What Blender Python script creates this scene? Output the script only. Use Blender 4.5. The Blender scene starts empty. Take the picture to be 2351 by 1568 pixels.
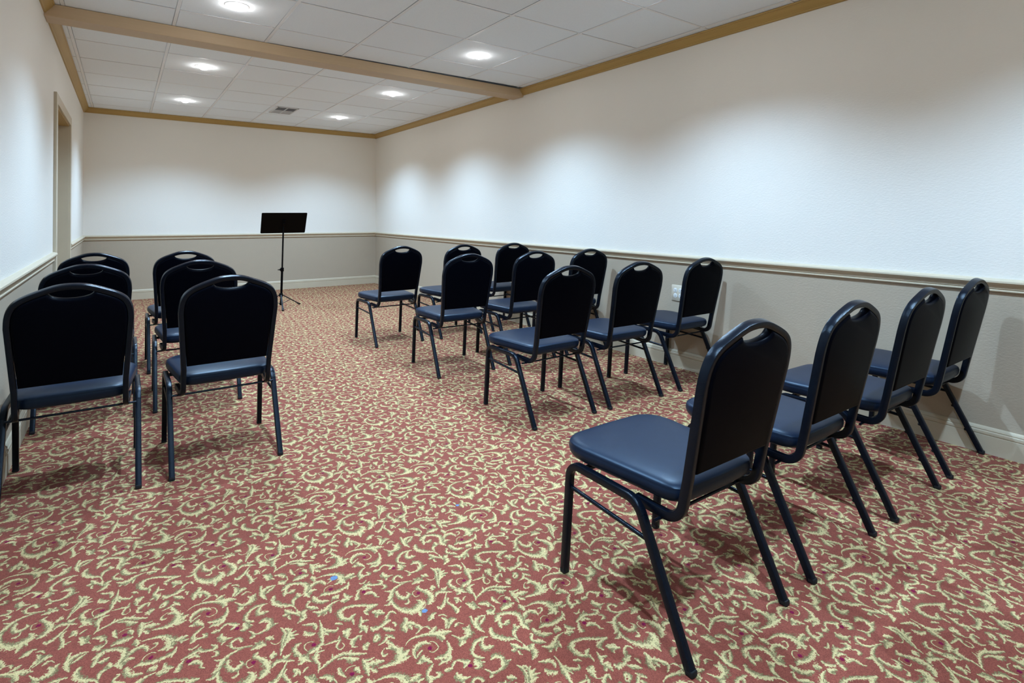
import bpy, bmesh, math, random
import numpy as np
from mathutils import Vector, Matrix

# ---------------------------------------------------------------- camera, world, exposure
scene = bpy.context.scene
col = scene.collection
YAW, ROLL, EYE = 0.6182, 0.0065, 1.1458
cam_data = bpy.data.cameras.new('camera')
cam_data.sensor_fit = 'HORIZONTAL'
cam_data.sensor_width = 36.0
cam_data.lens = 36.0 * 1253.83 / 2351.0
cam_data.shift_y = -(784.0 - 494.68) / 2351.0
cam_data.clip_start = 0.05
cam = bpy.data.objects.new('camera', cam_data)
col.objects.link(cam)
_f = Vector((math.sin(YAW), math.cos(YAW), 0)); _r = Vector((math.cos(YAW), -math.sin(YAW), 0)); _u = Vector((0, 0, 1))
_R = math.cos(ROLL) * _r + math.sin(ROLL) * _u
_U = -math.sin(ROLL) * _r + math.cos(ROLL) * _u
cam.matrix_world = Matrix(((_R.x, _U.x, -_f.x, 0), (_R.y, _U.y, -_f.y, 0), (_R.z, _U.z, -_f.z, EYE), (0, 0, 0, 1)))
scene.camera = cam

world = bpy.data.worlds.new('world'); scene.world = world
world.use_nodes = True
world.node_tree.nodes['Background'].inputs[0].default_value = (0.8, 0.9, 1.0, 1)
world.node_tree.nodes['Background'].inputs[1].default_value = 0.0
vs = scene.view_settings
vs.view_transform = 'Standard'; vs.look = 'None'; vs.gamma = 1.0; vs.use_curve_mapping = False
vs.exposure = 0.60
scene.cycles.max_bounces = 8; scene.cycles.diffuse_bounces = 7; scene.cycles.glossy_bounces = 2; scene.cycles.transmission_bounces = 0
LAMP_W = 140.0
LAMP_COL = (0.485, 0.73, 1.0)

# room (metres): x across, y towards the far wall, z up
XL, XR, YB, YF, ZC = -0.42, 3.445, 8.785, -1.35, 2.482

# ---------------------------------------------------------------- materials
def new_mat(name):
    m = bpy.data.materials.new(name); m.use_nodes = True
    nt = m.node_tree
    return m, nt, nt.nodes['Principled BSDF']
def N(nt, t, **kw):
    n = nt.nodes.new(t)
    for k, v in kw.items(): setattr(n, k, v)
    return n
def math_node(nt, op, a, b=None, clamp=False):
    n = nt.nodes.new('ShaderNodeMath'); n.operation = op; n.use_clamp = clamp
    for i, v in enumerate((a, b)):
        if v is None: continue
        if isinstance(v, (int, float)): n.inputs[i].default_value = v
        else: nt.links.new(v, n.inputs[i])
    return n.outputs[0]
def mixc(nt, fac, a, b):
    n = nt.nodes.new('ShaderNodeMix'); n.data_type = 'RGBA'
    if isinstance(fac, (int, float)): n.inputs[0].default_value = fac
    else: nt.links.new(fac, n.inputs[0])
    for i, v in ((6, a), (7, b)):
        if isinstance(v, tuple): n.inputs[i].default_value = (*v, 1)
        else: nt.links.new(v, n.inputs[i])
    return n.outputs[2]
def noise(nt, scale, detail=2, rough=0.5, vec=None):
    n = nt.nodes.new('ShaderNodeTexNoise')
    n.inputs['Scale'].default_value = scale; n.inputs['Detail'].default_value = detail; n.inputs['Roughness'].default_value = rough
    if vec is None:
        tc = nt.nodes.new('ShaderNodeTexCoord'); vec = tc.outputs['Object']
    nt.links.new(vec, n.inputs['Vector'])
    return n.outputs['Fac']
def bump(nt, bsdf, h, strength, dist):
    b = nt.nodes.new('ShaderNodeBump'); b.inputs['Strength'].default_value = strength; b.inputs['Distance'].default_value = dist
    nt.links.new(h, b.inputs['Height']); nt.links.new(b.outputs[0], bsdf.inputs['Normal'])
def plain(name, c, rough=0.5, spec=0.5, metal=0.0, vary=0.0, vscale=8.0, bmp=None):
    m, nt, b = new_mat(name)
    b.inputs['Roughness'].default_value = rough
    b.inputs['Specular IOR Level'].default_value = spec
    b.inputs['Metallic'].default_value = metal
    if vary:
        d = tuple(max(0, x * (1 - vary)) for x in c); e = tuple(min(1, x * (1 + vary)) for x in c)
        nt.links.new(mixc(nt, noise(nt, vscale, 4), d, e), b.inputs['Base Color'])
    else:
        n = nt.nodes.new('ShaderNodeRGB'); n.outputs[0].default_value = (*c, 1)
        nt.links.new(n.outputs[0], b.inputs['Base Color'])
    if bmp: bump(nt, b, noise(nt, bmp[0], 3), bmp[1], bmp[2])
    return m

UP_PAINT = (0.785, 0.75, 0.685); LOW_PAINT = (0.42, 0.352, 0.268)
def wall_material():
    m, nt, b = new_mat('wall_paint')
    tc = N(nt, 'ShaderNodeTexCoord'); sx = N(nt, 'ShaderNodeSeparateXYZ'); nt.links.new(tc.outputs['Object'], sx.inputs[0])
    low = math_node(nt, 'LESS_THAN', sx.outputs[2], 0.83)
    stain = noise(nt, 0.9, 5, 0.6)
    up = mixc(nt, stain, tuple(x * 0.97 for x in UP_PAINT), tuple(min(1, x * 1.03) for x in UP_PAINT))
    lo = mixc(nt, stain, tuple(x * 0.95 for x in LOW_PAINT), tuple(x * 1.05 for x in LOW_PAINT))
    nt.links.new(mixc(nt, low, up, lo), b.inputs['Base Color'])
    b.inputs['Roughness'].default_value = 0.5; b.inputs['Specular IOR Level'].default_value = 0.3
    mp = N(nt, 'ShaderNodeMapping'); mp.inputs['Scale'].default_value = (1, 0.62, 1.25)
    nt.links.new(tc.outputs['Object'], mp.inputs[0])
    h = math_node(nt, 'ADD', noise(nt, 105, 2, 0.5, mp.outputs[0]), math_node(nt, 'MULTIPLY', noise(nt, 230, 2), 0.4))
    bump(nt, b, h, 0.20, 0.0040)
    return m
M = {}
M['wall'] = wall_material()
M['trim'] = plain('trim_paint', (0.54, 0.465, 0.345), 0.42, 0.4, vary=0.05, bmp=(60, 0.08, 0.002))
def wood_paint(name, c1, c2, axis):
    m, nt, b = new_mat(name)
    tc = N(nt, 'ShaderNodeTexCoord'); mp = N(nt, 'ShaderNodeMapping')
    s = [22, 22, 22]; s[axis] = 0.9; mp.inputs['Scale'].default_value = s
    nt.links.new(tc.outputs['Object'], mp.inputs[0])
    n = noise(nt, 2.2, 5, 0.6, mp.outputs[0])
    nt.links.new(mixc(nt, n, c1, c2), b.inputs['Base Color'])
    b.inputs['Roughness'].default_value = 0.5
    bump(nt, b, n, 0.15, 0.002)
    return m
M['crown_y'] = wood_paint('crown_paint_long', (0.36, 0.225, 0.065), (0.48, 0.31, 0.10), 1)
M['crown_x'] = wood_paint('crown_paint_short', (0.36, 0.225, 0.065), (0.48, 0.31, 0.10), 0)
M['beam'] = wood_paint('beam_paint', (0.50, 0.36, 0.22), (0.60, 0.44, 0.28), 0)
M['tee'] = plain('grid_white', (0.86, 0.86, 0.87), 0.45, 0.4, vary=0.04)
def tile_material():
    m, nt, b = new_mat('acoustic_tile')
    oi = N(nt, 'ShaderNodeObjectInfo')
    n = noise(nt, 190, 3, 0.7); n2 = noise(nt, 60, 3, 0.6)
    speck = math_node(nt, 'GREATER_THAN', noise(nt, 330, 2, 0.5), 0.70)
    base = mixc(nt, n2, (0.865, 0.92, 0.975), (0.915, 0.965, 1.0))
    base = mixc(nt, math_node(nt, 'MULTIPLY', speck, 0.55), base, (0.42, 0.42, 0.44))
    base = mixc(nt, math_node(nt, 'MULTIPLY', oi.outputs['Random'], 0.25), base, (0.82, 0.83, 0.86))
    nt.links.new(base, b.inputs['Base Color']); b.inputs['Roughness'].default_value = 0.9
    b.inputs['Specular IOR Level'].default_value = 0.1
    bump(nt, b, n, 0.35, 0.003)
    return m
M['tile'] = tile_material()
def hammered():
    m, nt, b = new_mat('hammered_black_metal')
    b.inputs['Base Color'].default_value = (0.012, 0.014, 0.020, 1)
    b.inputs['Roughness'].default_value = 0.25; b.inputs['Specular IOR Level'].default_value = 0.24; b.inputs['Specular Tint'].default_value = (0.75, 0.88, 1, 1)
    v = N(nt, 'ShaderNodeTexVoronoi'); v.inputs['Scale'].default_value = 620
    tc = N(nt, 'ShaderNodeTexCoord'); nt.links.new(tc.outputs['Object'], v.inputs['Vector'])
    nt.links.new(mixc(nt, noise(nt, 40, 2), (0.0012, 0.0024, 0.0055), (0.003, 0.0055, 0.012)), b.inputs['Base Color'])
    bump(nt, b, v.outputs['Distance'], 0.30, 0.0008)
    return m
M['frame'] = hammered()
M['vinyl'] = plain('seat_vinyl', (0.005, 0.0105, 0.026), 0.40, 0.30, vary=0.2, vscale=30, bmp=(260, 0.12, 0.0008))
M['vinyl'].node_tree.nodes['Principled BSDF'].inputs['Specular Tint'].default_value = (0.62, 0.82, 1.0, 1)
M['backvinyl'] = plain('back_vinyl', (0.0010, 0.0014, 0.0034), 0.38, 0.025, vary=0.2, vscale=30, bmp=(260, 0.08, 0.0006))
M['rubber'] = plain('rubber', (0.006, 0.006, 0.007), 0.6, 0.3, vary=0.2)
M['black'] = plain('stand_black', (0.0015, 0.0015, 0.002), 0.45, 0.06, vary=0.2)
M['stand_leg'] = plain('stand_leg_metal', (0.010, 0.012, 0.017), 0.28, 0.5, vary=0.2)
M['plate'] = plain('outlet_plastic', (0.60, 0.53, 0.42), 0.35, 0.5, vary=0.04)
M['socket'] = plain('socket_plastic', (0.74, 0.74, 0.72), 0.3, 0.5, vary=0.03)
M['slot'] = plain('slot_dark', (0.015, 0.014, 0.013), 0.6, 0.2, vary=0.1)
M['ring'] = plain('downlight_ring', (0.82, 0.82, 0.82), 0.35, 0.5, vary=0.02)
M['vent'] = plain('vent_metal', (0.66, 0.66, 0.67), 0.4, 0.5, vary=0.04)
M['duct'] = plain('duct_dark', (0.34, 0.34, 0.35), 0.7, 0.2, vary=0.2)
def emitter():
    m, nt, b = new_mat('lamp_lens')
    b.inputs['Base Color'].default_value = (0.9, 0.9, 0.9, 1)
    b.inputs['Emission Color'].default_value = (1.0, 0.99, 0.97, 1)
    lw = N(nt, 'ShaderNodeTexNoise'); lw.inputs['Scale'].default_value = 20
    nt.links.new(math_node(nt, 'ADD', math_node(nt, 'MULTIPLY', lw.outputs['Fac'], 10.0), 62.0), b.inputs['Emission Strength'])
    return m
M['lens'] = emitter()

def carpet_material(leafy):
    m, nt, b = new_mat('carpet_leaf' if leafy else 'carpet_ground')
    tc = N(nt, 'ShaderNodeTexCoord')
    sn = N(nt, 'ShaderNodeVectorMath', operation='SNAP'); sn.inputs[1].default_value = (0.0021, 0.0021, 1)
    nt.links.new(tc.outputs['Object'], sn.inputs[0])
    wn = N(nt, 'ShaderNodeTexWhiteNoise'); wn.noise_dimensions = '2D'; nt.links.new(sn.outputs[0], wn.inputs['Vector'])
    tuft = wn.outputs['Value']
    if leafy:
        at = N(nt, 'ShaderNodeAttribute'); at.attribute_name = 'pat'; at.attribute_type = 'GEOMETRY'
        sc_ = N(nt, 'ShaderNodeSeparateColor'); nt.links.new(at.outputs['Color'], sc_.inputs[0])
        t, dot, ol = sc_.outputs[0], sc_.outputs[1], sc_.outputs[2]
        jag = math_node(nt, 'MULTIPLY', math_node(nt, 'SUBTRACT', noise(nt, 170, 2, 0.65), 0.5), 3.0)
        jag = math_node(nt, 'ADD', jag, math_node(nt, 'MULTIPLY', math_node(nt, 'SUBTRACT', tuft, 0.5), 0.5))
        at_ = math_node(nt, 'ABSOLUTE', t)
        mask = math_node(nt, 'LESS_THAN', math_node(nt, 'ADD', at_, jag), 0.88)
        side = math_node(nt, 'MULTIPLY', t, ol)
        olive = math_node(nt, 'GREATER_THAN', math_node(nt, 'ADD', side, math_node(nt, 'MULTIPLY', jag, 0.8)), 0.25)
        patch = noise(nt, 26, 3, 0.6)
        cream = mixc(nt, tuft, (0.44, 0.338, 0.152), (0.66, 0.515, 0.250))
        cream = mixc(nt, math_node(nt, 'MULTIPLY', patch, 0.45), cream, (0.364, 0.2821, 0.1319))
        oliv = mixc(nt, tuft, (0.1365, 0.1047, 0.04368), (0.2639, 0.2048, 0.09828))
        vein = math_node(nt, 'LESS_THAN', math_node(nt, 'ADD', math_node(nt, 'ABSOLUTE', math_node(nt, 'ADD', side, -0.05)), math_node(nt, 'MULTIPLY', noise(nt, 90, 2, 0.6), 0.9)), 0.46)
        c = mixc(nt, math_node(nt, 'MAXIMUM', olive, vein), cream, oliv)
        crim = mixc(nt, tuft, (0.13, 0.003, 0.026), (0.20, 0.007, 0.044))
        isdot = math_node(nt, 'GREATER_THAN', dot, 0.5)
        dm = math_node(nt, 'LESS_THAN', math_node(nt, 'ADD', at_, math_node(nt, 'MULTIPLY', jag, 0.35)), 0.85)
        c = mixc(nt, isdot, c, crim)
        blue = mixc(nt, tuft, (0.085, 0.15, 0.27), (0.15, 0.23, 0.36))
        c = mixc(nt, math_node(nt, 'GREATER_THAN', dot, 1.5), c, blue)
        nd = math_node(nt, 'SUBTRACT', 1.0, isdot)
        alpha = math_node(nt, 'ADD', math_node(nt, 'MULTIPLY', isdot, dm), math_node(nt, 'MULTIPLY', nd, mask))
        nt.links.new(alpha, b.inputs['Alpha'])
    else:
        c = mixc(nt, tuft, (0.150, 0.033, 0.020), (0.265, 0.066, 0.042))
        c = mixc(nt, math_node(nt, 'MULTIPLY', noise(nt, 1.3, 4, 0.6), 0.30), c, (0.275, 0.088, 0.068))
    nt.links.new(c, b.inputs['Base Color'])
    b.inputs['Roughness'].default_value = 0.95; b.inputs['Specular IOR Level'].default_value = 0.05
    b.inputs['Sheen Weight'].default_value = 0.08; b.inputs['Sheen Roughness'].default_value = 0.5
    bump(nt, b, math_node(nt, 'ADD', tuft, noise(nt, 420, 2)), 0.3, 0.0022)
    return m
M['carpet'] = carpet_material(False); M['carpet_leaf'] = carpet_material(True)


# ---------------------------------------------------------------- mesh helpers
def link(o, parent=None):
    col.objects.link(o)
    if parent is not None: o.parent = parent
    return o
def tag(o, label, cat, group=None, kind=None):
    o['label'] = label; o['category'] = cat
    if group: o['group'] = group
    if kind: o['kind'] = kind
    return o
def empty(name, loc=(0, 0, 0), rz=0.0, parent=None):
    o = bpy.data.objects.new(name, None); o.location = loc; o.rotation_euler = (0, 0, rz); o.empty_display_size = 0.1
    return link(o, parent)
class MB:
    """collects boxes, sweeps, lathes and prisms, then builds ONE mesh object"""
    def __init__(s): s.v = []; s.f = []
    def add(s, verts, faces):
        k = len(s.v); s.v += [tuple(p) for p in verts]; s.f += [tuple(i + k for i in f) for f in faces]; return s
    def box(s, x0, x1, y0, y1, z0, z1):
        return s.add([(x0, y0, z0), (x1, y0, z0), (x1, y1, z0), (x0, y1, z0), (x0, y0, z1), (x1, y0, z1), (x1, y1, z1), (x0, y1, z1)],
                     [(0, 3, 2, 1), (4, 5, 6, 7), (0, 1, 5, 4), (1, 2, 6, 5), (2, 3, 7, 6), (3, 0, 4, 7)])
    def sweep(s, path, prof, ref, cap=True):
        """rotation-minimising sweep; prof in (a,b) with a = initial ref direction"""
        P = [Vector(p) for p in path]; n = len(P); T = []
        for i in range(n):
            d = (P[min(i + 1, n - 1)] - P[max(i - 1, 0)]); T.append(d.normalized())
        a = Vector(ref); a = (a - a.dot(T[0]) * T[0]).normalized(); V = []
        for i in range(n):
            if i:
                ax = T[i - 1].cross(T[i]); s_ = ax.length
                if s_ > 1e-9:
                    ang = math.atan2(s_, T[i - 1].dot(T[i])); a = Matrix.Rotation(ang, 3, ax.normalized()) @ a
                a = (a - a.dot(T[i]) * T[i]).normalized()
            b = T[i].cross(a); k = 1.0
            if 0 < i < n - 1:
                c = (P[i] - P[i - 1]).normalized().dot((P[i + 1] - P[i]).normalized()); k = 1.0
            for (u, w) in prof: V.append(P[i] + a * u + b * w)
        m = len(prof); F = []
        for i in range(n - 1):
            for j in range(m):
                q = (j + 1) % m; F.append((i * m + j, i * m + q, (i + 1) * m + q, (i + 1) * m + j))
        if cap: F.append(tuple(reversed(range(m)))); F.append(tuple((n - 1) * m + j for j in range(m)))
        return s.add(V, F)
    def lathe(s, prof, c, seg=24, axis='z'):
        V = []; F = []; n = len(prof)
        for k in range(seg):
            a = 2 * math.pi * k / seg; ca, sa = math.cos(a), math.sin(a)
            for (r, h) in prof:
                p = {'z': (r * ca, r * sa, h), 'y': (r * ca, h, r * sa), 'x': (h, r * ca, r * sa)}[axis]
                V.append((c[0] + p[0], c[1] + p[1], c[2] + p[2]))
        for k in range(seg):
            q = (k + 1) % seg
            for i in range(n - 1): F.append((k * n + i, q * n + i, q * n + i + 1, k * n + i + 1))
        return s.add(V, F)
    def rings(s, rs, cap0=True, cap1=True):
        m = len(rs[0]); V = [p for r in rs for p in r]; F = []
        for i in range(len(rs) - 1):
            for j in range(m):
                q = (j + 1) % m; F.append((i * m + j, i * m + q, (i + 1) * m + q, (i + 1) * m + j))
        if cap0: F.append(tuple(reversed(range(m))))
        if cap1: F.append(tuple((len(rs) - 1) * m + j for j in range(m)))
        return s.add(V, F)
    def build(s, name, mat, parent=None, smooth=None, sharp=38):
        me = bpy.data.meshes.new(name); bm = bmesh.new()
        vs_ = [bm.verts.new(p) for p in s.v]
        for f in s.f:
            try: bm.faces.new([vs_[i] for i in f])
            except ValueError: pass
        bmesh.ops.remove_doubles(bm, verts=bm.verts, dist=1e-6)
        bmesh.ops.recalc_face_normals(bm, faces=bm.faces)
        if smooth:
            lim = math.radians(sharp)
            for f in bm.faces: f.smooth = True
            for e in bm.edges: e.smooth = len(e.link_faces) == 2 and e.calc_face_angle(0) < lim
        bm.to_mesh(me); bm.free()
        me.materials.append(mat)
        return link(bpy.data.objects.new(name, me), parent)
def rrect(w, h, r, seg=2):
    """rounded rectangle profile"""
    P = []
    for cx, cy, a0 in ((w / 2 - r, h / 2 - r, 0), (-w / 2 + r, h / 2 - r, 90), (-w / 2 + r, -h / 2 + r, 180), (w / 2 - r, -h / 2 + r, 270)):
        for k in range(seg + 1):
            a = math.radians(a0 + 90 * k / seg); P.append((cx + r * math.cos(a), cy + r * math.sin(a)))
    return P
def circ(r, n=10): return [(r * math.cos(2 * math.pi * k / n), r * math.sin(2 * math.pi * k / n)) for k in range(n)]
def fillet(pts, rad, seg=6):
    """round the corners of a polyline; rad per interior point"""
    P = [Vector(p) for p in pts]; out = [P[0]]
    for i in range(1, len(P) - 1):
        r = rad[i - 1] if isinstance(rad, (list, tuple)) else rad
        if r <= 0: out.append(P[i]); continue
        a = (P[i - 1] - P[i]).normalized(); b = (P[i + 1] - P[i]).normalized()
        th = a.angle(b); d = r / math.tan(th / 2); c = P[i] + (a + b).normalized() * (r / math.sin(th / 2))
        s0 = P[i] + a * d; s1 = P[i] + b * d; v0 = s0 - c; v1 = s1 - c; om = v0.angle(v1)
        for k in range(seg + 1):
            t = k / seg; out.append(c + v0 * (math.sin((1 - t) * om) / math.sin(om)) + v1 * (math.sin(t * om) / math.sin(om)))
    out.append(P[-1]); return out
def catmull(P, sub):
    out = []; n = len(P)
    for i in range(n - 1):
        p0, p1, p2, p3 = P[max(i - 1, 0)], P[i], P[i + 1], P[min(i + 2, n - 1)]
        for k in range(sub):
            t = k / sub
            out.append(0.5 * ((2 * p1) + (-p0 + p2) * t + (2 * p0 - 5 * p1 + 4 * p2 - p3) * t * t + (-p0 + 3 * p1 - 3 * p2 + p3) * t ** 3))
    out.append(P[-1]); return out
def struct(o, label, cat): return tag(o, label, cat, kind='structure')

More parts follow.
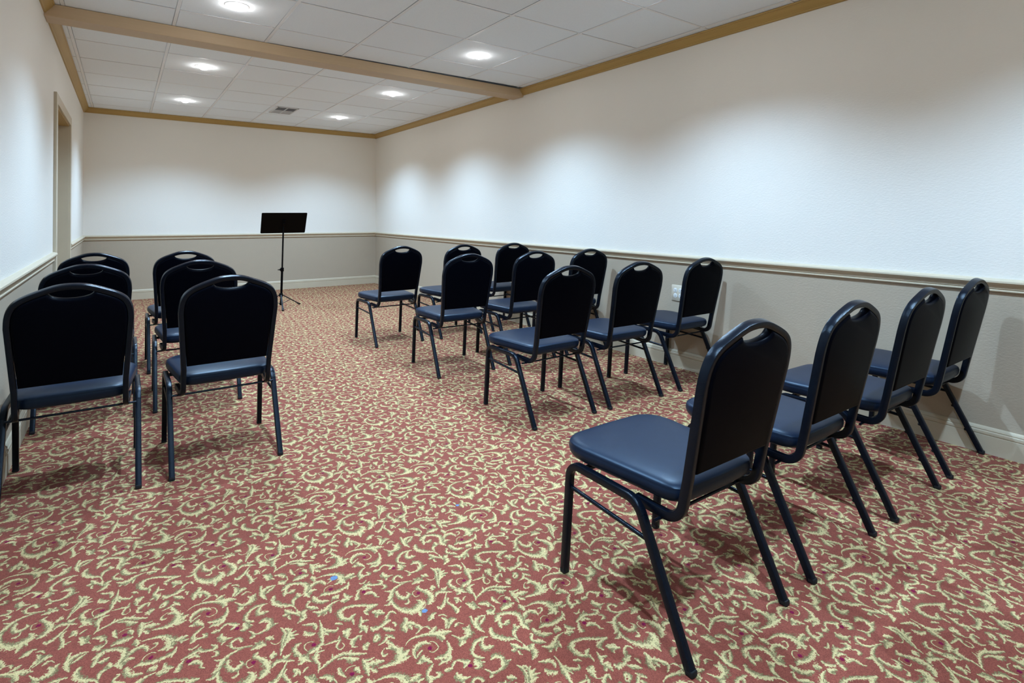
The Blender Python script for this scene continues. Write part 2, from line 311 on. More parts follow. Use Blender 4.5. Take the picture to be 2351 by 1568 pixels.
# one repeat of the carpet's woven scrolls: strokes as x,y,width in millimetres
PATTERN = (
    '-49,45,2 -36,55,4 -17,57,7 4,51,9 22,43,11 37,31,14 43,18,14 45,4,8;25,50,5 39,52,14 51,60,4;28,40,10 43,34,15 58,25,15 76,17,4;'
    '38,24,12 40,11,10 36,1,4;44,468,4 41,450,8 35,436,11 23,426,14 10,426,12 -3,430,10 -11,434,4;33,428,5 24,416,12 12,410,13 2,414,11 -12,408,3;'
    '466,5,4 458,15,10 446,21,13 432,18,13 420,8,11 414,-4,8 414,-18,4;5,492,2.5 14,484,3 17,466,3.5 11,456,3.5 -4,454,3.5 -11,462,2.5;'
    '434,470,4 420,462,7 412,456,5;430,454,4 422,444,16 428,432,13 436,418,5;422,440,14 414,440,14 402,440,4;'
    '438,414,4 422,406,9 410,393,10 408,377,15 398,367,4;408,374,11 424,373,7 434,372,11 436,381,10 430,388,4;'
    '362,56,5 376,56,13 384,45,13 384,29,15 380,14,20 368,6,17 348,6,11 332,10,8 322,12,4;380,14,18 392,28,14 400,39,4;382,10,20 396,17,16 412,21,6;'
    '376,6,18 392,1,13 406,-1,3;354,59,3 348,49,7 350,40,8 360,41,4;354,58,2 360,63,3 366,61,3;300,62,5 300,47,12 298,30,13 295,15,9 293,2,4;'
    '302,34,8 313,34,14 327,28,15 344,24,4;303,57,6 311,50,8 327,50,4;307,22,8 312,11,11 316,1,5;'
    '76,270,4 55,277,7 35,275,8 20,271,9 7,261,12 -3,247,13 -13,235,11 -26,233,4;464,256,9 456,260,8 444,270,3;446,223,10 434,211,10 420,215,4;'
    '-7,231,5 -12,214,9 -9,191,11 0,174,15 12,160,18 27,153,21 43,157,22 54,165,20 57,177,11 49,187,3;39,152,20 36,136,14 31,118,4;'
    '43,151,16 47,143,9 53,135,3;15,257,10 12,236,11 17,219,13 26,212,12 39,217,12 45,224,8 40,236,3;31,206,3 29,194,6 22,190,9 14,193,4;'
    '85,240,4 74,232,12 79,220,10 89,204,14 93,186,17 92,171,15 82,160,17 68,150,7;66,199,2.5 54,199,3 51,211,3.5 54,223,3.5 64,226,3;'
    '68,258,4 81,261,13 93,262,19 101,257,13 106,250,4;82,279,4 89,270,10 97,265,9 102,274,3;'
    '57,301,8 54,315,10 45,322,8 32,315,9 29,299,8 38,286,7 53,280,6 76,272,4;19,313,3 27,305,5;105,207,5 114,206,17 121,201,4;'
    '118,217,4 114,206,14 107,196,5;11,381,4 23,393,8 36,395,7 45,386,10 54,377,10 62,374,4;52,377,13 46,371,10 36,365,4;-8,384,6 2,382,13 14,378,5;'
    '2,355,4 9,351,15 16,338,15 26,334,8 38,332,3;17,364,4 11,351,13 12,342,10;16,339,16 13,329,10 8,320,3;'
    '143,416,4 127,421,9 106,421,10 88,407,10 78,391,10 80,377,9 89,366,9 97,361,4;75,373,8 75,360,15 74,347,14 65,345,9 58,349,3;'
    '78,360,12 83,354,9 91,348,4;128,418,6 115,403,11 113,387,14 125,382,14 139,380,5;'
    '105,348,4 119,352,13 129,347,14 134,333,12 128,317,15 116,309,10 101,307,8 88,310,8 83,322,6 77,332,3;125,314,14 136,317,11 151,317,3;'
    '87,311,9 82,305,10 74,303,5;146,254,2.5 139,243,3 126,242,3.5 118,256,3;110,281,4 118,272,15 127,261,4;'
    '129,194,3 136,215,8 146,241,9 155,263,9 156,282,8 151,296,3;160,284,9 168,273,11 162,253,13 152,237,10 139,215,4;160,249,13 172,254,11 185,260,4;'
    '157,244,13 174,245,9 187,241,3;152,234,10 165,238,9 175,234,3;178,274,4 168,265,6 157,246,5;203,272,4 216,263,9 229,256,11 231,243,10 227,232,4;'
    '203,246,5 206,231,14 217,221,11 226,221,4;185,206,4 172,205,11 164,195,10 164,178,13 171,163,9;166,197,8 159,202,3;'
    '166,172,6 170,162,12 178,151,19 184,136,9 191,128,3;176,148,14 166,140,10 158,138,4;155,156,3 144,164,8 132,173,11 120,179,12 110,176,11 102,165,4;'
    '133,175,13 143,180,11 154,186,3;134,177,9 135,191,3;138,162,4 127,146,6 116,127,6;122,145,4 111,128,9 94,117,13 88,127,4;'
    '133,141,4 122,131,9 123,115,9 127,99,9 127,79,13 119,71,5;126,81,9 136,84,7 146,87,3;146,131,5 150,119,14 139,107,5;146,120,10 154,114,8 155,102,4;'
    '179,116,3 170,112,7 162,105,3;157,432,5 167,438,8 160,424,12 160,410,14 169,394,14 179,382,12 194,372,9 202,362,6 206,344,3;'
    '157,406,10 158,400,8 152,400,3;173,388,12 164,384,8;186,378,11 179,370,4;226,414,4 225,400,15 225,394,9 236,396,4;'
    '225,398,12 210,392,9 203,382,7 203,362,4;219,392,7 210,384,5 205,366,4;181,486,4 162,490,10 147,482,13 139,466,13 140,450,10 144,434,3;'
    '147,39,8 142,17,8 138,-7,7 144,-24,6;182,13,5 166,2,10 150,-6,5;'
    '187,450,4 198,456,13 212,466,13 231,462,11 246,452,12 257,440,14 257,422,14 250,406,12 247,390,15 251,372,4;215,456,5 203,448,8 199,436,7 203,430,3;'
    '197,444,8 193,432,11 189,420,6;201,430,4 211,428,13 219,430,12 226,434,3;250,390,15 265,398,13 278,392,4;'
    '256,406,7 269,420,13 286,428,12 300,422,12 304,410,10 304,400,3;318,422,4 327,420,7 324,410,6 310,404,3;'
    '294,450,4 314,448,7 333,444,10 349,432,14 359,416,17 359,400,20 355,384,13 362,376,3;355,400,13 343,390,12 328,388,4;357,392,14 345,374,7;'
    '370,376,3 362,360,10 345,354,11 325,352,13 305,356,13 290,364,13 274,360,3;360,362,9 354,342,4;324,382,2.5 314,390,3 299,384,3.5 293,372,2.5;'
    '262,372,5 260,360,14 264,342,14 274,332,13 286,328,10 294,324,4;240,358,4 246,354,7 236,346,8 234,336,8 242,326,12 250,318,12 259,308,3;'
    '307,336,6 313,328,20 319,318,6;321,310,3 302,308,8 288,302,12 275,292,15 261,290,15 252,296,11 241,306,3;288,300,9 284,286,9 282,272,4;'
    '274,288,12 269,280,9 262,272,4;257,290,12 248,278,7;248,263,3 245,236,7 240,215,14 235,200,13 232,184,9 229,173,9 213,164,14 198,162,14 191,157,5;'
    '248,225,7 252,209,11 261,203,10 273,196,9 281,200,6 281,208,3;246,216,9 249,204,8 252,192,3;212,191,2.5 205,197,3 192,196,3.5 186,183,3.5 191,164,2.5;'
    '279,224,6 289,217,9 296,208,3;228,147,3 213,149,10 202,139,15 199,122,11 203,112,7 199,96,6 193,83,3;'
    '199,90,4 214,97,8 235,104,9 252,107,10 270,102,11 289,86,11 315,72,5;236,106,8 241,122,3;275,98,11 288,106,4;245,98,5 267,89,9 276,73,16 293,67,5;'
    '231,165,3 247,163,7 265,160,8 272,156,9 262,147,7 258,133,6 264,125,5 275,132,3.5 274,145,2.5;270,157,9 276,173,4;292,187,7 297,178,17 310,182,6;'
    '295,174,16 291,164,13 290,151,5;288,152,3 299,142,3.5 309,142,4;304,108,3 293,116,8 298,130,12 308,138,11 322,142,6;321,143,9 317,125,4;'
    '408,229,4 389,236,10 366,252,10 342,265,10 320,269,11 304,260,15 301,245,14 304,228,13 318,216,11 330,224,10 341,227,4;323,215,9 324,206,8 321,190,4;'
    '407,226,4 389,227,10 369,223,13 361,225,4;369,224,11 366,214,10 369,202,4;382,210,7 393,195,15 409,182,6;388,210,5 403,199,8 404,193,4;'
    '390,194,13 383,179,5;349,210,3 343,190,10 335,176,10 341,161,15 338,140,4;343,189,10 351,187,9 362,182,4;338,163,12 323,152,7;'
    '358,156,5 362,144,15 380,142,10 400,150,15 413,148,7;402,154,9 416,173,8 429,176,8 435,161,4;361,147,13 355,135,6;414,138,5 418,129,9 415,117,4;'
    '382,135,4 392,119,13 407,104,5;381,106,5 389,90,10 395,77,3;380,96,9 367,85,8 349,82,3;377,83,9 378,69,10 385,58,4;'
    '345,105,5 354,115,9 363,118,10 360,103,10 348,98,8 346,104,5;316,99,7 326,102,15 334,100,5;322,100,14 318,91,12 321,83,5;'
    '444,133,5 450,131,9 444,117,12 434,106,15 430,93,14 428,80,5;442,112,12 456,102,12 464,88,10 468,74,10 458,65,6 448,60,3;448,102,13 446,92,11 446,80,4;'
    '4,93,9 4,83,6;12,77,3 25,76,4 30,69,8 30,59,4;40,90,4 52,98,14 65,106,11 75,104,4;55,98,13 57,88,5;73,93,5 86,89,7 93,75,3;'
    '77,81,4 84,70,10 82,56,11 74,44,9 67,36,3;81,53,9 98,56,15 110,50,3;98,54,11 85,44,9 72,32,3;91,27,4 101,33,9 108,34,4 117,22,2.5;'
    '107,14,5 111,6,10 117,2,6;124,482,4 114,470,15 108,456,18 95,450,14 80,450,11 72,464,7 64,478,3;80,450,12 74,440,16 62,432,6;'
    '242,70,6 240,56,11 242,41,8 247,30,3;278,52,2.5 263,56,3.5 250,49,3.5;274,47,7 276,36,13 278,22,3;232,7,6 247,13,15 264,12,17 282,10,6;'
    '162,92,4 171,82,13 174,68,17 170,53,7;184,86,5 180,69,13 176,60,10;174,57,10 182,56,7 188,47,3;192,68,6 207,61,12 216,50,13 210,39,7;'
    '218,47,6 222,33,5 221,24,5 215,20,5;197,31,6 205,20,18 208,5,7;192,21,6 203,17,13 216,19,5;283,468,5 283,452,15 281,438,6;'
    '178,362,4 183,350,13 186,340,12 195,332,9 203,322,9 205,310,3;184,340,11 173,338,12 167,342,4;207,342,3 205,332,10 204,322,9;'
    '183,330,6 180,318,7 184,312,3;210,314,12 221,322,14 231,324,4;214,316,11 216,304,14 208,294,13 193,286,4;223,308,8 215,306,8;'
    '374,318,4 386,322,7 396,324,10 412,329,13 424,319,9 436,314,8 446,311,11 454,318,10 444,331,3;414,329,11 424,339,4;390,315,8 404,316,12 416,302,4;'
    '388,290,4 402,291,13 414,279,10 414,264,7 422,255,3;446,302,4 456,295,8 452,285,9 440,285,4;394,350,4 402,342,7 418,351,3;'
    '382,315,5 370,297,11 364,280,12;366,402,8 381,400,16 398,402,7;379,400,14 385,390,11 399,388,3;382,394,10 379,382,3;'
    '342,332,5 342,318,12 350,306,10 359,304,4;320,304,6 330,302,15 346,294,6;328,302,12 328,290,5')
DOTS = [(0.0, 0.0), (.053, .361), (-.066, .309), (.068, .210), (.210, .180), (.262, .032), (.318, -.099)]

# ---------------------------------------------------------------- floor: patterned carpet
def build_floor():
    AX = np.array((0.4575, -0.006)); BY = np.array((-0.005, 0.4705)); ORG = np.array((0.6661, 1.2984))
    rnd = random.Random(4)
    strips = []                                      # (xyz Nx2, half width, side)
    for row in PATTERN.split(';'):
        P = [np.array([float(q) for q in p.split(',')]) for p in row.split()]
        C = np.array(catmull(P, 3)); c = C[:, :2] / 1000.0; w = C[:, 2]; w = np.maximum(w * (1.12 + 0.42 * np.clip((w - 6) / 13, 0, 1)), 2.6) / 2000.0
        strips.append((c, w, 1.0 if rnd.random() < 0.6 else -1.0))
    V = [(XL - .02, YF - .02, 0), (XR + .02, YF - .02, 0), (XR + .02, YB + .02, 0), (XL - .02, YB + .02, 0)]
    A = [(9, 0, 1)] * 4; Q = [(0, 1, 2), (0, 2, 3)]
    EXT = 1.6; LIM = (XL, XR, YF, YB)
    tv, ta, tq = [], [], []                          # one repeat
    for k, (c, w, sd) in enumerate(strips):
        d = np.gradient(c, axis=0); d /= np.maximum(np.linalg.norm(d, axis=1, keepdims=True), 1e-9)
        n = np.stack((-d[:, 1], d[:, 0]), 1)
        # curvature: never offset past the centre of a tight curl
        d2 = np.gradient(d, axis=0); ds = np.maximum(np.linalg.norm(np.gradient(c, axis=0), axis=1), 1e-6)
        kap = (d[:, 0] * d2[:, 1] - d[:, 1] * d2[:, 0]) / ds
        rad = 0.8 / np.maximum(np.abs(kap), 1e-3); hw = w * EXT
        hl = np.where(kap > 0, np.minimum(hw, rad), hw); hr = np.where(kap < 0, np.minimum(hw, rad), hw)
        L = c + n * hl[:, None]; R = c - n * hr[:, None]; z = 0.00004 + 1.1e-6 * k
        b = len(tv); m = len(c)
        for i in range(m): tv += [(*L[i], z + 2.3e-6 * i), (*R[i], z + 2.3e-6 * i)]; ta += [(-hl[i] / w[i], 0, sd), (hr[i] / w[i], 0, sd)]
        for i in range(m - 1): tq.append((b + 2 * i, b + 2 * i + 1, b + 2 * i + 3, b + 2 * i + 2))
    def disc(cx, cy, r, kind, z, tv, ta, tq):
        b = len(tv); K = 8
        tv.append((cx, cy, z)); ta.append((0, kind, 1))
        for i in range(K):
            a = 2 * math.pi * i / K; tv.append((cx + r * math.cos(a), cy + r * math.sin(a), z)); ta.append((1.25, kind, 1))
        for i in range(0, K, 2): tq.append((b, b + 1 + i, b + 1 + (i + 1) % K, b + 1 + (i + 2) % K))
    for (x, y) in DOTS: disc(x, y, 0.0088, 1, 0.00036, tv, ta, tq)
    tv = np.array(tv); ta = np.array(ta, dtype=float); tq = np.array(tq)
    def tri(a, b, c): return (tv[b, 0] - tv[a, 0]) * (tv[c, 1] - tv[a, 1]) - (tv[b, 1] - tv[a, 1]) * (tv[c, 0] - tv[a, 0])
    ok = []
    for q in tq:                                     # two triangles per face, all turned upwards where a tight curl folds over
        for a, b, c in ((q[0], q[1], q[2]), (q[0], q[2], q[3])):
            ar = tri(a, b, c)
            if ar > 1e-10: ok.append((a, b, c))
            elif ar < -1e-10: ok.append((a, c, b))
    tq = np.array(ok)
    VV = [np.array(V, float)]; AA = [np.array(A, float)]; QQ = [np.array(Q)]; off = 4
    for j in range(-8, 19):
        for i in range(-5, 10):
            o = ORG + i * AX + j * BY
            if o[0] < XL - 0.6 or o[0] > XR + 0.2 or o[1] < YF - 0.6 or o[1] > YB + 0.2: continue
            v = tv.copy(); v[:, :2] += o
            inside = (v[:, 0] > LIM[0]) & (v[:, 0] < LIM[1]) & (v[:, 1] > LIM[2]) & (v[:, 1] < LIM[3])
            q = tq[inside[tq].all(axis=1)]
            if not len(q): continue
            VV.append(v); AA.append(ta); QQ.append(q + off); off += len(v)
    sv, sa, sq = [], [], []
    for (x, y, r) in ((0.546, 1.723, .017), (1.08, 1.878, .012), (0.716, 1.43, .012)): disc(x, y, r, 2, 0.0004, sv, sa, sq)
    VV.append(np.array(sv)); AA.append(np.array(sa, float)); QQ.append(np.array([t_ for q in sq for t_ in ((q[0], q[1], q[2]), (q[0], q[2], q[3]))]) + off)
    VV = np.concatenate(VV); AA = np.concatenate(AA); QQ = np.concatenate(QQ)
    used = np.zeros(len(VV), bool); used[QQ.ravel()] = True
    idx = np.cumsum(used) - 1; VV = VV[used]; AA = AA[used]; QQ = idx[QQ]
    me = bpy.data.meshes.new('floor')
    me.vertices.add(len(VV)); me.vertices.foreach_set('co', VV.astype(np.float32).ravel())
    me.loops.add(QQ.size); me.loops.foreach_set('vertex_index', QQ.astype(np.int32).ravel())
    me.polygons.add(len(QQ)); me.polygons.foreach_set('loop_start', np.arange(0, QQ.size, 3, dtype=np.int32))
    me.update(calc_edges=True)
    ca = me.color_attributes.new('pat', 'FLOAT_COLOR', 'POINT')
    ca.data.foreach_set('color', np.concatenate((AA, np.ones((len(AA), 1))), 1).astype(np.float32).ravel())
    me.materials.append(M['carpet']); me.materials.append(M['carpet_leaf'])
    mi = np.ones(len(QQ), dtype=np.int32); mi[:2] = 0; me.polygons.foreach_set('material_index', mi)
    o = link(bpy.data.objects.new('floor', me))
    struct(o, 'red-brown carpet with a woven cream and olive scroll leaf pattern', 'carpet')
build_floor()

# ---------------------------------------------------------------- walls
TH = 0.12
DY0, DY1, DZ1 = 5.29, 6.50, 1.955          # door opening in the left wall
w = MB().box(XL - TH, XL, YF - TH, DY0, 0, 2.62).box(XL - TH, XL, DY1, YB + TH, 0, 2.62).box(XL - TH, XL, DY0, DY1, DZ1, 2.62).build('wall_left', M['wall'])
struct(w, 'left side wall, white above the rail and beige below, with a door recess', 'wall')
struct(MB().box(XR, XR + TH, YF - TH, YB + TH, 0, 2.62).build('wall_right', M['wall']), 'long right side wall, textured white above a beige dado', 'wall')
struct(MB().box(XL, XR, YB, YB + TH, 0, 2.62).build('wall_back', M['wall']), 'far end wall behind the music stand, white above beige', 'wall')
struct(MB().box(XL, XR, YF - TH, YF, 0, 2.62).build('wall_front', M['wall']), 'near end wall behind the viewer, white above beige', 'wall')

BASE = [(0, 0), (.013, 0), (.013, .088), (.010, .0905), (.0135, .0935), (.0145, .1), (.0135, .108), (.009, .112), (.0115, .1145), (.010, .122), (.005, .129), (0, .130)]
RAIL = [(0, .792), (.010, .792), (.0125, .796), (.0125, .801), (.008, .8045), (.008, .8065), (.013, .809), (.013, .8195), (.018, .823), (.026, .832), (.029, .838), (.028, .846), (.022, .852), (.010, .856), (0, .857)]
CROWN = [(0, 2.417), (.010, 2.417), (.014, 2.421), (.014, 2.427), (.020, 2.431), (.036, 2.452), (.046, 2.464), (.046, 2.469), (.054, 2.473), (.054, 2.4815), (0, 2.4815)]
def run(mb, prof, side, a, b):
    """extrude a wall moulding profile along a wall"""
    def pt(d, z, s):
        return {'left': (XL + d, s, z), 'right': (XR - d, s, z), 'back': (s, YB - d, z), 'front': (s, YF + d, z)}[side]
    mb.rings([[pt(d, z, a) for d, z in prof], [pt(d, z, b) for d, z in prof]])
    return mb
LEN = {'left': (YF, YB), 'right': (YF, YB), 'back': (XL, XR), 'front': (XL, XR)}
CAS0, CAS1 = DY0 - 0.10, DY1 + 0.10
where = {'left': 'left wall', 'right': 'right wall', 'back': 'far end wall', 'front': 'near end wall'}
n_trim = 1
for side in ('left', 'right', 'back', 'front'):
    a, b = LEN[side]
    for kind, prof in (('base', BASE), ('rail', RAIL), ('crown', CROWN)):
        mb = MB()
        if side == 'left' and kind != 'crown': run(mb, prof, side, a, CAS0); run(mb, prof, side, CAS1, b)
        else: run(mb, prof, side, a, b)
        if kind == 'base':
            struct(mb.build('baseboard_' + side, M['trim'], smooth=True, sharp=30), 'beige moulded baseboard along the ' + where[side], 'baseboard')
        elif kind == 'rail':
            struct(mb.build('trim_%d' % n_trim, M['trim'], smooth=True, sharp=30), 'beige moulded chair rail along the ' + where[side], 'chair rail'); n_trim += 1
        else:
            mat = M['crown_y'] if side in ('left', 'right') else M['crown_x']
            struct(mb.build('trim_%d' % n_trim, mat, smooth=True, sharp=30), 'tan wooden crown moulding along the top of the ' + where[side], 'crown moulding'); n_trim += 1

# ceiling beam (runs very slightly askew)
zb = 2.400
b0 = [(XL, 4.553), (XR, 4.648), (XR, 4.836), (XL, 4.728)]
mb = MB().rings([[(x, y, zb) for x, y in b0], [(x, y, 2.4815) for x, y in b0]])
o = mb.build('trim_%d' % n_trim, M['beam']); n_trim += 1
bv = o.modifiers.new('bevel', 'BEVEL'); bv.width = 0.004; bv.segments = 2
struct(o, 'taupe painted beam crossing the ceiling from wall to wall', 'beam')

# door recess in the left wall
DD = 0.34
d = MB().box(XL - DD - .04, XL - DD, DY0, DY1, 0.004, DZ1).build('door_1', M['trim'])
struct(d, 'tall beige door set deep in the left wall recess', 'door')
for (y0, y1, z0, z1) in ((DY0 + .16, DY1 - .16, .25, .85), (DY0 + .16, DY1 - .16, 1.0, 1.78)):
    MB().box(XL - DD, XL - DD + .012, y0, y1, z0, z1).build('door_panel', M['trim'], d)
h = MB().lathe([(0, .055), (.02, .052), (.026, .04), (.018, .03), (.010, .024), (.010, .006), (.026, .004), (.026, 0)], (XL - DD, DY0 + .09, .96), 20, 'x').build('door_knob', M['vent'], d, smooth=True)
for (y0, y1) in ((DY0 - .02, DY0 + .012), (DY1 - .012, DY1 + .02)):
    MB().box(XL - DD - .04, XL + .004, y0, y1, 0, DZ1 + .02).build('jamb', M['trim'], d)
MB().box(XL - DD - .04, XL + .005, DY0 - .02, DY1 + .02, DZ1 - .012, DZ1 + .02).build('jamb_head', M['crown_y'], d)
def casing(y0, y1, z0, z1, nm): return MB().box(XL - .001, XL + .018, y0, y1, z0, z1).build(nm, M['trim'], d)
casing(DY0 - .098, DY0, 0, DZ1, 'casing_side'); casing(DY1, DY1 + .098, 0, DZ1, 'casing_side'); casing(DY0 - .098, DY1 + .098, DZ1, DZ1 + .075, 'casing_head')

# ---------------------------------------------------------------- ceiling: grid and lay-in tiles
ceil = struct(MB().box(XL, XR, YF, YB, 2.56, 2.62).build('ceiling', M['tile']), 'suspended ceiling of white acoustic tiles in a white grid', 'ceiling')
SX = 0.6096; GX = 0.893; GY1, GY2 = 4.2016, 5.3888
xs = [XL + .004] + [GX + SX * i for i in range(-2, 5)] + [XR - .004]
near = [YF + .004] + [GY1 + SX * i for i in range(-9, 1)] + [4.60]
far = [4.70] + [GY2 + SX * i for i in range(0, 6)] + [YB - .004]
LAMPS = [(GX - SX / 2, y) for y in (GY1 - SX * 6.5, GY1 - SX * 3.5, GY1 - SX * .5, GY2 + SX * .5, GY2 + SX * 3.5)]
LAMPS += [(GX + SX * 2.5, y) for _, y in LAMPS]
VENT = (1.555, 1.80, 7.225, 7.69)
HOLE = 0.064; TG = 0.0105
def tile_mesh(x0, x1, y0, y1, hole):
    z0, z1 = ZC + .0014, ZC + .018; mb = MB()
    if not hole: return mb.box(x0, x1, y0, y1, z0, z1)
    K = 32; cx, cy = hole; inner = []; outer = []
    for k in range(K):
        a = 2 * math.pi * (k + .5) / K; ca, sa = math.cos(a), math.sin(a); inner.append((cx + HOLE * ca, cy + HOLE * sa))
        t = min(((x1 - cx) / ca if ca > 0 else (x0 - cx) / ca), ((y1 - cy) / sa if sa > 0 else (y0 - cy) / sa)); outer.append((cx + t * ca, cy + t * sa))
    # snap the nearest outer points to the corners
    for X, Y in ((x0, y0), (x1, y0), (x1, y1), (x0, y1)):
        j = min(range(K), key=lambda i: (outer[i][0] - X) ** 2 + (outer[i][1] - Y) ** 2); outer[j] = (X, Y)
    V = [(*p, z0) for p in inner] + [(*p, z0) for p in outer] + [(*p, z1) for p in inner] + [(*p, z1) for p in outer]; F = []
    for k in range(K):
        q = (k + 1) % K
        F += [(k, q, K + q, K + k), (2 * K + k, 3 * K + k, 3 * K + q, 2 * K + q), (k, 2 * K + k, 2 * K + q, q), (K + k, K + q, 3 * K + q, 3 * K + k)]
    return mb.add(V, F)
rt = random.Random(7); cache = {}
for rows in (near, far):
    for j in range(len(rows) - 1):
        for i in range(len(xs) - 1):
            x0, x1, y0, y1 = xs[i], xs[i + 1], rows[j], rows[j + 1]
            hole = next(((lx, ly) for lx, ly in LAMPS if x0 < lx < x1 and y0 < ly < y1), None)
            key = (round(x1 - x0, 3), round(y1 - y0, 3), bool(hole)); cx, cy = (x0 + x1) / 2, (y0 + y1) / 2
            if key not in cache:
                g = TG + 0.0022; gy = TG * .8 + 0.0022
                o = tile_mesh(-(x1 - x0) / 2 + g, (x1 - x0) / 2 - g, -(y1 - y0) / 2 + gy, (y1 - y0) / 2 - gy, (hole[0] - cx, hole[1] - cy) if hole else None).build('ceiling_tile', M['tile'], ceil)
                cache[key] = o.data
            else:
                o = link(bpy.data.objects.new('ceiling_tile', cache[key]), ceil)
            o.location = (cx, cy, rt.uniform(0, .0014))
for rows in (near, far):
    for x in xs[1:-1]: MB().box(x - TG, x + TG, rows[0], rows[-1], ZC, ZC + .0013).build('grid_runner', M['tee'], ceil)
    for y in rows[1:-1]:
        for i in range(len(xs) - 1):
            MB().box(xs[i] + TG * .6, xs[i + 1] - TG * .6, y - TG * .8, y + TG * .8, ZC + .0002, ZC + .0013).build('grid_cross_tee', M['tee'], ceil)

# ---------------------------------------------------------------- recessed downlights
names = ['nearest the viewer, left column', 'second from the viewer, left column', 'just in front of the beam, left column', 'just beyond the beam, left column', 'nearest the far wall, left column',
         'nearest the viewer, right column', 'second from the viewer, right column', 'just in front of the beam, right column', 'just beyond the beam, right column', 'nearest the far wall, right column']
for k, (x, y) in enumerate(LAMPS):
    root = empty('downlight', (x, y, ZC + .0025))
    tag(root, 'round white recessed downlight, ' + names[k], 'downlight', 'recessed ceiling downlights')
    MB().lathe([(.048, .006), (.050, -.0005), (.056, -.0022), (.068, -.0022), (.071, -.0015), (.061, -.0012), (.060, .02), (.048, .03)], (0, 0, 0), 36).build('trim_ring', M['ring'], root, smooth=True)
    MB().lathe([(0, -.030), (.014, -.0285), (.026, -.024), (.036, -.0165), (.043, -.006), (.047, .006), (.047, .03), (0, .03)], (0, 0, 0), 36).build('lens', M['lens'], root, smooth=True)
    ld = bpy.data.lights.new('downlight_lamp', 'SPOT'); ld.energy = LAMP_W; ld.color = LAMP_COL
    ld.spot_size = math.radians(132); ld.spot_blend = 0.9; ld.shadow_soft_size = 0.022
    lo = bpy.data.objects.new('downlight_lamp', ld); link(lo, root); lo.location = (0, 0, -.045)

# ---------------------------------------------------------------- ceiling vent
x0, x1, y0, y1 = VENT; xc, yc = (x0 + x1) / 2, (y0 + y1) / 2
v = empty('ceiling_vent', (xc, yc, ZC)); tag(v, 'grey four-way louvred air vent in a ceiling tile by the far wall', 'air vent')
hx, hy = (x1 - x0) / 2, (y1 - y0) / 2
MB().box(-hx, hx, -hy, hy, -.001, .0018).build('vent_backing', M['duct'], v)
fr = MB()
for bx in ((-hx - .01, -hx + .008, -hy - .01, hy + .01), (hx - .008, hx + .01, -hy - .01, hy + .01), (-hx, hx, -hy - .01, -hy + .008), (-hx, hx, hy - .008, hy + .01)): fr.box(*bx, -.007, .0015)
fr.build('vent_frame', M['vent'], v)
MB().box(-.006, .006, -hy, hy, -.0075, .001).box(-hx, hx, -.006, .006, -.0076, .001).build('vent_divider', M['vent'], v)
for sx in (-1, 1):
    for sy in (-1, 1):
        mb = MB()
        for k in range(7):
            yy = sy * (.020 + k * (hy - .036) / 6.0); t = sy * .010
            X0, X1 = (-hx + .01, -.008) if sx < 0 else (.008, hx - .01)
            if sy < 0: q = [(yy - .004, -.0062), (yy + .004, -.0012)]
            else: q = [(yy - .014, -.0062), (yy + .014, -.0048)]
            mb.add([(X0, q[0][0], q[0][1]), (X1, q[0][0], q[0][1]), (X1, q[1][0], q[1][1]), (X0, q[1][0], q[1][1]),
                    (X0, q[0][0], q[0][1] + .0008), (X1, q[0][0], q[0][1] + .0008), (X1, q[1][0], q[1][1] + .0008), (X0, q[1][0], q[1][1] + .0008)],
                   [(0, 3, 2, 1), (4, 5, 6, 7), (0, 1, 5, 4), (1, 2, 6, 5), (2, 3, 7, 6), (3, 0, 4, 7)])
        mb.build('louvre_bank', M['vent'], v)

# ---------------------------------------------------------------- banquet chair
def back_pt(x, z, off=0.0):
    """point on the reclined back: rear face plane plus an offset towards the seat"""
    return Vector((x, 0.028 - 0.203 * (z - 0.5) + off * 0.980, z + off * 0.199))
def offset_poly(P, d):
    n = len(P); out = []
    for i in range(n):
        a = Vector(P[i - 1]); b = Vector(P[i]); c = Vector(P[(i + 1) % n])
        e1 = (b - a); e2 = (c - b)
        if e1.length < 1e-9: e1 = e2
        if e2.length < 1e-9: e2 = e1
        n1 = Vector((-e1.y, e1.x)).normalized(); n2 = Vector((-e2.y, e2.x)).normalized()
        m = n1 + n2
        m = n1 if m.length < 1e-6 else m / max(0.55, m.length_squared / 2)
        out.append(b + m * d)
    return out
TOP = [(0, .869), (.028, .8675), (.055, .8625), (.09, .8505), (.128, .8350), (.156, .8205), (.178, .802), (.1920, .778), (.1995, .748), (.2018, .71)]
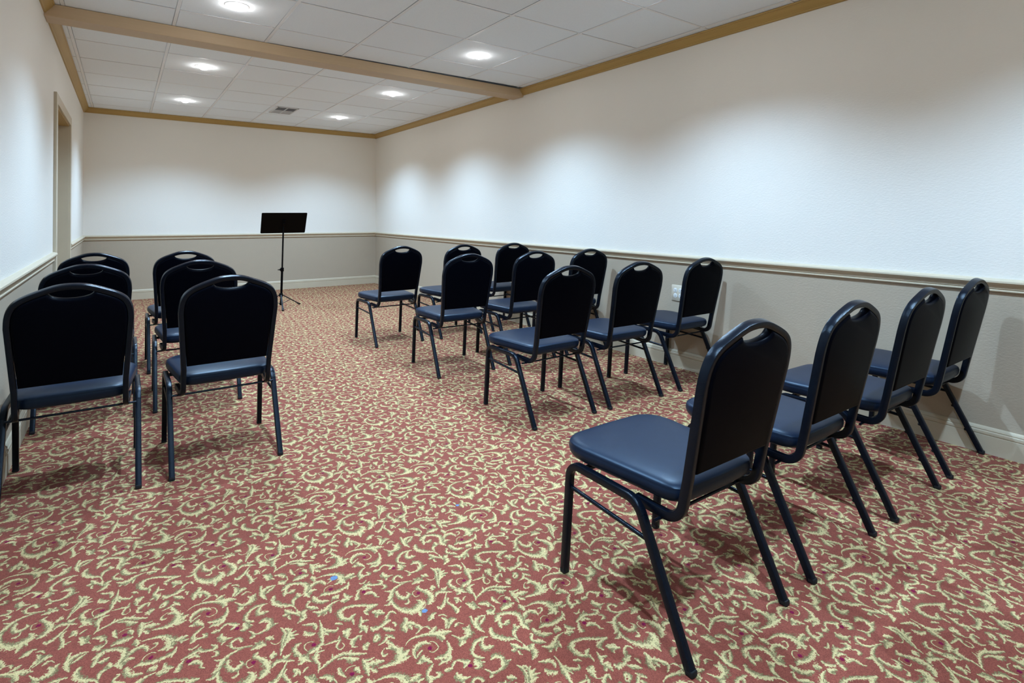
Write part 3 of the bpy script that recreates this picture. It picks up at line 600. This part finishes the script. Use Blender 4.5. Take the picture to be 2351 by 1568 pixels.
def make_chair():
    root = empty('banquet_chair')
    sq = rrect(.0225, .0225, .0035, 2)
    for s in (-1, 1):
        X = s * .2195
        f_foot, f_top, r_top, r_foot = (X, .487, .004), (X, .461, .361), (X, .182, .361), (X, .004, .004)
        path = fillet([f_foot, f_top, r_top, r_foot], [.046, .060], 7)
        # front leg: first straight, seat rail: bends and top, rear leg: last straight
        nb = 8
        fl = MB().sweep(path[:2], sq, (1, 0, 0)).build('leg', M['frame'], root, smooth=True)
        MB().sweep(path[1:-1], sq, (1, 0, 0)).build('seat_rail', M['frame'], root, smooth=True)
        rl = MB().sweep(path[-2:], sq, (1, 0, 0)).build('leg', M['frame'], root, smooth=True)
        for lg, (fx, fy) in ((fl, (X, .487)), (rl, (X, .004))):
            MB().rings([[(fx + u, fy + w_, z) for u, w_ in rrect(.0232 - i, .0232 - i, .004, 2)] for z, i in ((.0012, .004), (.003, 0), (.013, 0), (.016, .003))]).build('glide', M['rubber'], lg, smooth=True)
        a = Vector(r_foot); b = Vector(path[-2])
        for q in (.30, .62):
            p = a.lerp(b, q) + Vector((0, .0125, -.002))
            MB().lathe([(0, .008), (.004, .0075), (.006, .004), (.006, -.002), (0, -.002)], p, 10, 'y').build('stack_bumper', M['rubber'], rl, smooth=True)
        MB().sweep([(X, .4665, .286), (X, .148, .270)], circ(.0065, 10), (1, 0, 0)).build('side_stretcher', M['frame'], root, smooth=True)
    MB().sweep([(-.212, .130, .326), (.212, .130, .326)], circ(.0048, 8), (0, 1, 0)).build('rear_cross_rod', M['frame'], root, smooth=True)
    MB().sweep([(-.212, .420, .351), (.212, .420, .351)], rrect(.018, .014, .003, 1), (0, 1, 0)).build('front_cross_bar', M['frame'], root, smooth=True)
    # back frame: one bent flat tube
    HW = .011
    half = []                                        # centre line, right half from apex down
    n = len(TOP)
    T3 = [Vector((x, z)) for x, z in TOP] + [Vector((.1855, .452))]
    dens = catmull(T3[:-1], 3) + [T3[-1]]
    for i, p in enumerate(dens):
        a = dens[max(i - 1, 0)]; b = dens[min(i + 1, len(dens) - 1)]
        t = (b - a).normalized() if i else Vector((1, 0))
        nrm = Vector((t.y, -t.x))                     # inward
        half.append(p + nrm * HW)
    right = [back_pt(q.x, q.y, .013) for q in half]
    e = right[-1]; dn = (back_pt(half[-1].x, .40, .013) - e).normalized()
    corner = e + dn * ((e.z - .3365) / -dn.z)
    tail = fillet([e, corner, Vector((half[-1].x + .012, .215, .345))], [.052], 8)
    right = right[:-1] + tail
    left = [Vector((-p.x, p.y, p.z)) for p in right]
    path = list(reversed(left)) + right[1:]
    MB().sweep(path, rrect(.020, .026, .0035, 2), (1, 0, 0)).build('back_frame', M['frame'], root, smooth=True)
    # upholstered back panel
    inner = [half[i] + (half[i] - dens[i]).normalized() * (HW - .0015) if i else Vector((0, half[0].y - HW)) for i in range(len(half))]
    outl = [q for q in inner if q.x >= .068 and q.y > .47] + [Vector((.1860 - .0225, .470))]
    dip = [Vector((.068 * math.cos(a), .8340 - .0230 * math.sin(a) ** 0.9)) for a in [math.pi / 2 * k / 7 for k in range(1, 7)]] + [Vector((0, .811))]
    rightp = list(reversed(dip[:-1])) + outl
    poly = [dip[-1]] + rightp + [Vector((-q.x, q.y)) for q in reversed(rightp)]        # clockwise seen from behind
    rings = []
    for ins, off in ((.0125, -.0035), (.0085, -.0028), (.004, -.0005), (.0012, .004), (0, .010), (0, .017), (.0012, .023), (.004, .0275), (.0085, .0298), (.0125, .0305)):
        pp = offset_poly(poly, -ins) if ins else poly
        rings.append([back_pt(q.x, q.y, off) for q in pp])
    MB().rings(rings).build('back_panel', M['backvinyl'], root, smooth=True, sharp=50)
    # seat cushion
    base = fillet([(0, .528, 0), (.212, .522, 0), (.218, .41, 0), (.183, .072, 0), (0, .066, 0)], [.085, .12, .062], 7)
    rt_ = [Vector((p.x, p.y)) for p in base]
    so = rt_ + [Vector((-p.x, p.y)) for p in reversed(rt_[1:-1])]
    rings = []
    for ins, z in ((.030, .3715), (.016, .3735), (.006, .3790), (.001, .388), (-.001, .398), (-.001, .408), (.0015, .4132), (.001, .4155), (.004, .4195), (.011, .4240), (.024, .4275), (.05, .4305), (.10, .4330)):
        pp = [Vector((q.x * (1 - ins / .21), .298 + (q.y - .298) * (1 - ins / .228))) for q in so]
        rings.append([(q.x, q.y, z) for q in pp])
    MB().rings(rings).build('seat_cushion', M['vinyl'], root, smooth=True, sharp=55)
    return root
def children(o): return [c for c in bpy.data.objects if c.parent is o]
def copy_tree(o, parent=None):
    c = o.copy(); col.objects.link(c); c.parent = parent
    for ch in list(o.children): copy_tree(ch, c)
    return c
CHAIRS = [
    (1.381, 0.843, -0.0046, 'nearest of all, at the aisle end of the nearest right row'),
    (1.987, 0.842, 0.0, 'second chair from the aisle in the nearest row on the right'),
    (2.598, 0.833, 0.0, 'third chair from the aisle in the nearest row on the right'),
    (3.192, 0.834, 0.0, 'nearest row on the right, closest to the wall'),
    (2.000, 4.500, 0.018, 'aisle chair of the farthest right row, nearest the music stand'),
    (2.614, 4.476, 0.018, 'middle chair of the farthest right row, half hidden behind another chair'),
    (3.200, 4.487, -0.0246, 'chair of the farthest right row, beside the right wall'),
    (2.025, 3.390, -0.0622, 'aisle chair of the middle right row, turned slightly clockwise'),
    (2.630, 3.397, -0.0111, 'middle chair of the middle right row'),
    (3.198, 3.382, -0.0322, 'chair of the middle right row, beside the right wall'),
    (2.016, 2.300, 0.0006, 'aisle chair of the right row in front of the wall outlet'),
    (2.575, 2.283, -0.0441, 'middle chair of the right row in front of the wall outlet'),
    (3.200, 2.267, -0.0101, 'chair standing right beside the wall outlet'),
    (-0.163, 2.747, 0.0, 'nearest chair on the left, beside the left wall'),
    (0.394, 2.746, 0.0070, 'nearest chair of the left block on the aisle side'),
    (-0.160, 3.727, 0.0, 'second chair back along the left wall'),
    (0.373, 3.725, -0.0230, 'second chair back on the aisle side of the left block'),
    (-0.163, 4.730, 0.0002, 'third chair back along the left wall, nearest the door recess'),
    (0.372, 4.660, 0.0021, 'third back on the aisle side of the left block'),
]
proto = make_chair()
for k, (x, y, rz, lab) in enumerate(CHAIRS):
    c = proto if k == 0 else copy_tree(proto)
    c.location = (x, y, 0); c.rotation_euler = (0, 0, rz)
    tag(c, 'black vinyl banquet chair, ' + lab, 'chair', 'black banquet chairs in rows')

# ---------------------------------------------------------------- music stand
ms = empty('music_stand', (1.575, 7.08, 0)); tag(ms, 'black music stand with a wide solid desk near the far wall', 'music stand')
lean = 0.022
MB().sweep([(0, 0, .03), (lean * .5, 0, .47)], circ(.0135, 14), (1, 0, 0)).build('lower_tube', M['black'], ms, smooth=True)
MB().sweep([(lean * .5, 0, .45), (lean, 0, 1.0)], circ(.0095, 14), (1, 0, 0)).build('upper_tube', M['black'], ms, smooth=True)
cl = MB().lathe([(0, -.022), (.019, -.022), (.020, -.018), (.020, .02), (.016, .024), (0, .024)], (lean * .5, 0, .465), 16).build('clamp_collar', M['black'], ms, smooth=True)
MB().lathe([(0, .034), (.010, .034), (.012, .03), (.012, .022), (.005, .02), (.005, 0), (0, 0)], (lean * .5 - .05, 0, .465), 14, 'x').build('clamp_knob', M['black'], cl, smooth=True)
hub = MB().lathe([(0, -.02), (.02, -.02), (.022, -.015), (.022, .018), (.018, .022), (0, .022)], (0, 0, .155), 16).build('tripod_hub', M['black'], ms, smooth=True)
low = MB().lathe([(0, -.012), (.017, -.012), (.019, -.008), (.019, .008), (.016, .012), (0, .012)], (0, 0, .05), 16).build('tripod_collar', M['black'], ms, smooth=True)
for ang in (262, 25, 142):
    a = math.radians(ang); dx, dy = math.cos(a), math.sin(a)
    lg = MB().sweep([(dx * .018, dy * .018, .155), (dx * .265, dy * .265, .014)], rrect(.018, .012, .003, 1), (-dy, dx, 0)).build('leg', M['stand_leg'], ms, smooth=True)
    MB().sweep([(dx * .238, dy * .238, .026), (dx * .278, dy * .278, .0085)], rrect(.024, .017, .004, 2), (-dy, dx, 0)).build('foot_cap', M['rubber'], lg, smooth=True)
    MB().sweep([(dx * .016, dy * .016, .05), (dx * .135, dy * .135, .085)], rrect(.010, .004, .001, 1), (-dy, dx, 0)).build('leg_brace', M['stand_leg'], ms)
# desk tilted with its top towards the chairs, leaning slightly sideways
tilt = math.radians(40); roll = math.radians(-0.6)
Rm = Matrix.Rotation(math.radians(-6), 3, 'Z') @ Matrix.Rotation(roll, 3, 'Y') @ Matrix.Rotation(tilt, 3, 'X')
def desk_mesh(mb_local, name, mat, parent):
    mb_local.v = [tuple(Rm @ Vector(p) + Vector((lean + .002, -.02, 1.035))) for p in mb_local.v]
    return mb_local.build(name, mat, parent, smooth=True)
pl = rrect(.512, .325, .012, 4)
desk = desk_mesh(MB().rings([[(u, -.0015, w_) for u, w_ in pl], [(u, .0015, w_) for u, w_ in pl]]), 'desk', M['black'], ms)
desk_mesh(MB().box(-.245, .245, .0015, .055, -.1625, -.1595).box(-.245, .245, .052, .055, -.1595, -.150), 'desk_lip', M['black'], desk)
desk_mesh(MB().box(-.018, .018, -.014, -.0015, -.06, .05).box(-.009, .009, -.030, -.014, -.03, .02), 'tilt_bracket', M['black'], desk)

# ---------------------------------------------------------------- wall outlet: double-gang plate with four sockets
oy, oz = 2.652, 0.563
ou = empty('wall_outlet', (XR, oy, oz)); tag(ou, 'ivory double wall outlet with four round sockets on the beige dado', 'outlet')
pp = rrect(.118, .120, .006, 3)
MB().rings([[(-.0002, u, w_) for u, w_ in pp], [(-.004, u, w_) for u, w_ in pp], [(-.006, u * .965, w_ * .965) for u, w_ in pp]]).build('cover_plate', M['plate'], ou, smooth=True)
for sy in (-1, 1):
    for sz in (-1, 1):
        cy, cz = sy * .0235, sz * .0205
        sk = MB().lathe([(0, -.0078), (.015, -.0078), (.0172, -.0070), (.0175, -.0055), (0, -.0055)], (0, cy, cz), 24, 'x').build('socket', M['socket'], ou, smooth=True)
        sk_slots = MB().box(-.0082, -.0076, cy - .0078, cy - .0052, cz - .001, cz + .0085).box(-.0082, -.0076, cy + .0050, cy + .0074, cz, cz + .0078)
        sk_slots.lathe([(0, -.0082), (.0028, -.0082), (.0028, -.0076), (0, -.0076)], (0, cy, cz - .0075), 10, 'x')
        sk_slots.build('socket_slots', M['slot'], sk)
    MB().lathe([(0, -.0072), (.002, -.0072), (.003, -.006), (0, -.006)], (0, sy * .0235, 0), 10, 'x').build('screw', M['vent'], ou, smooth=True)
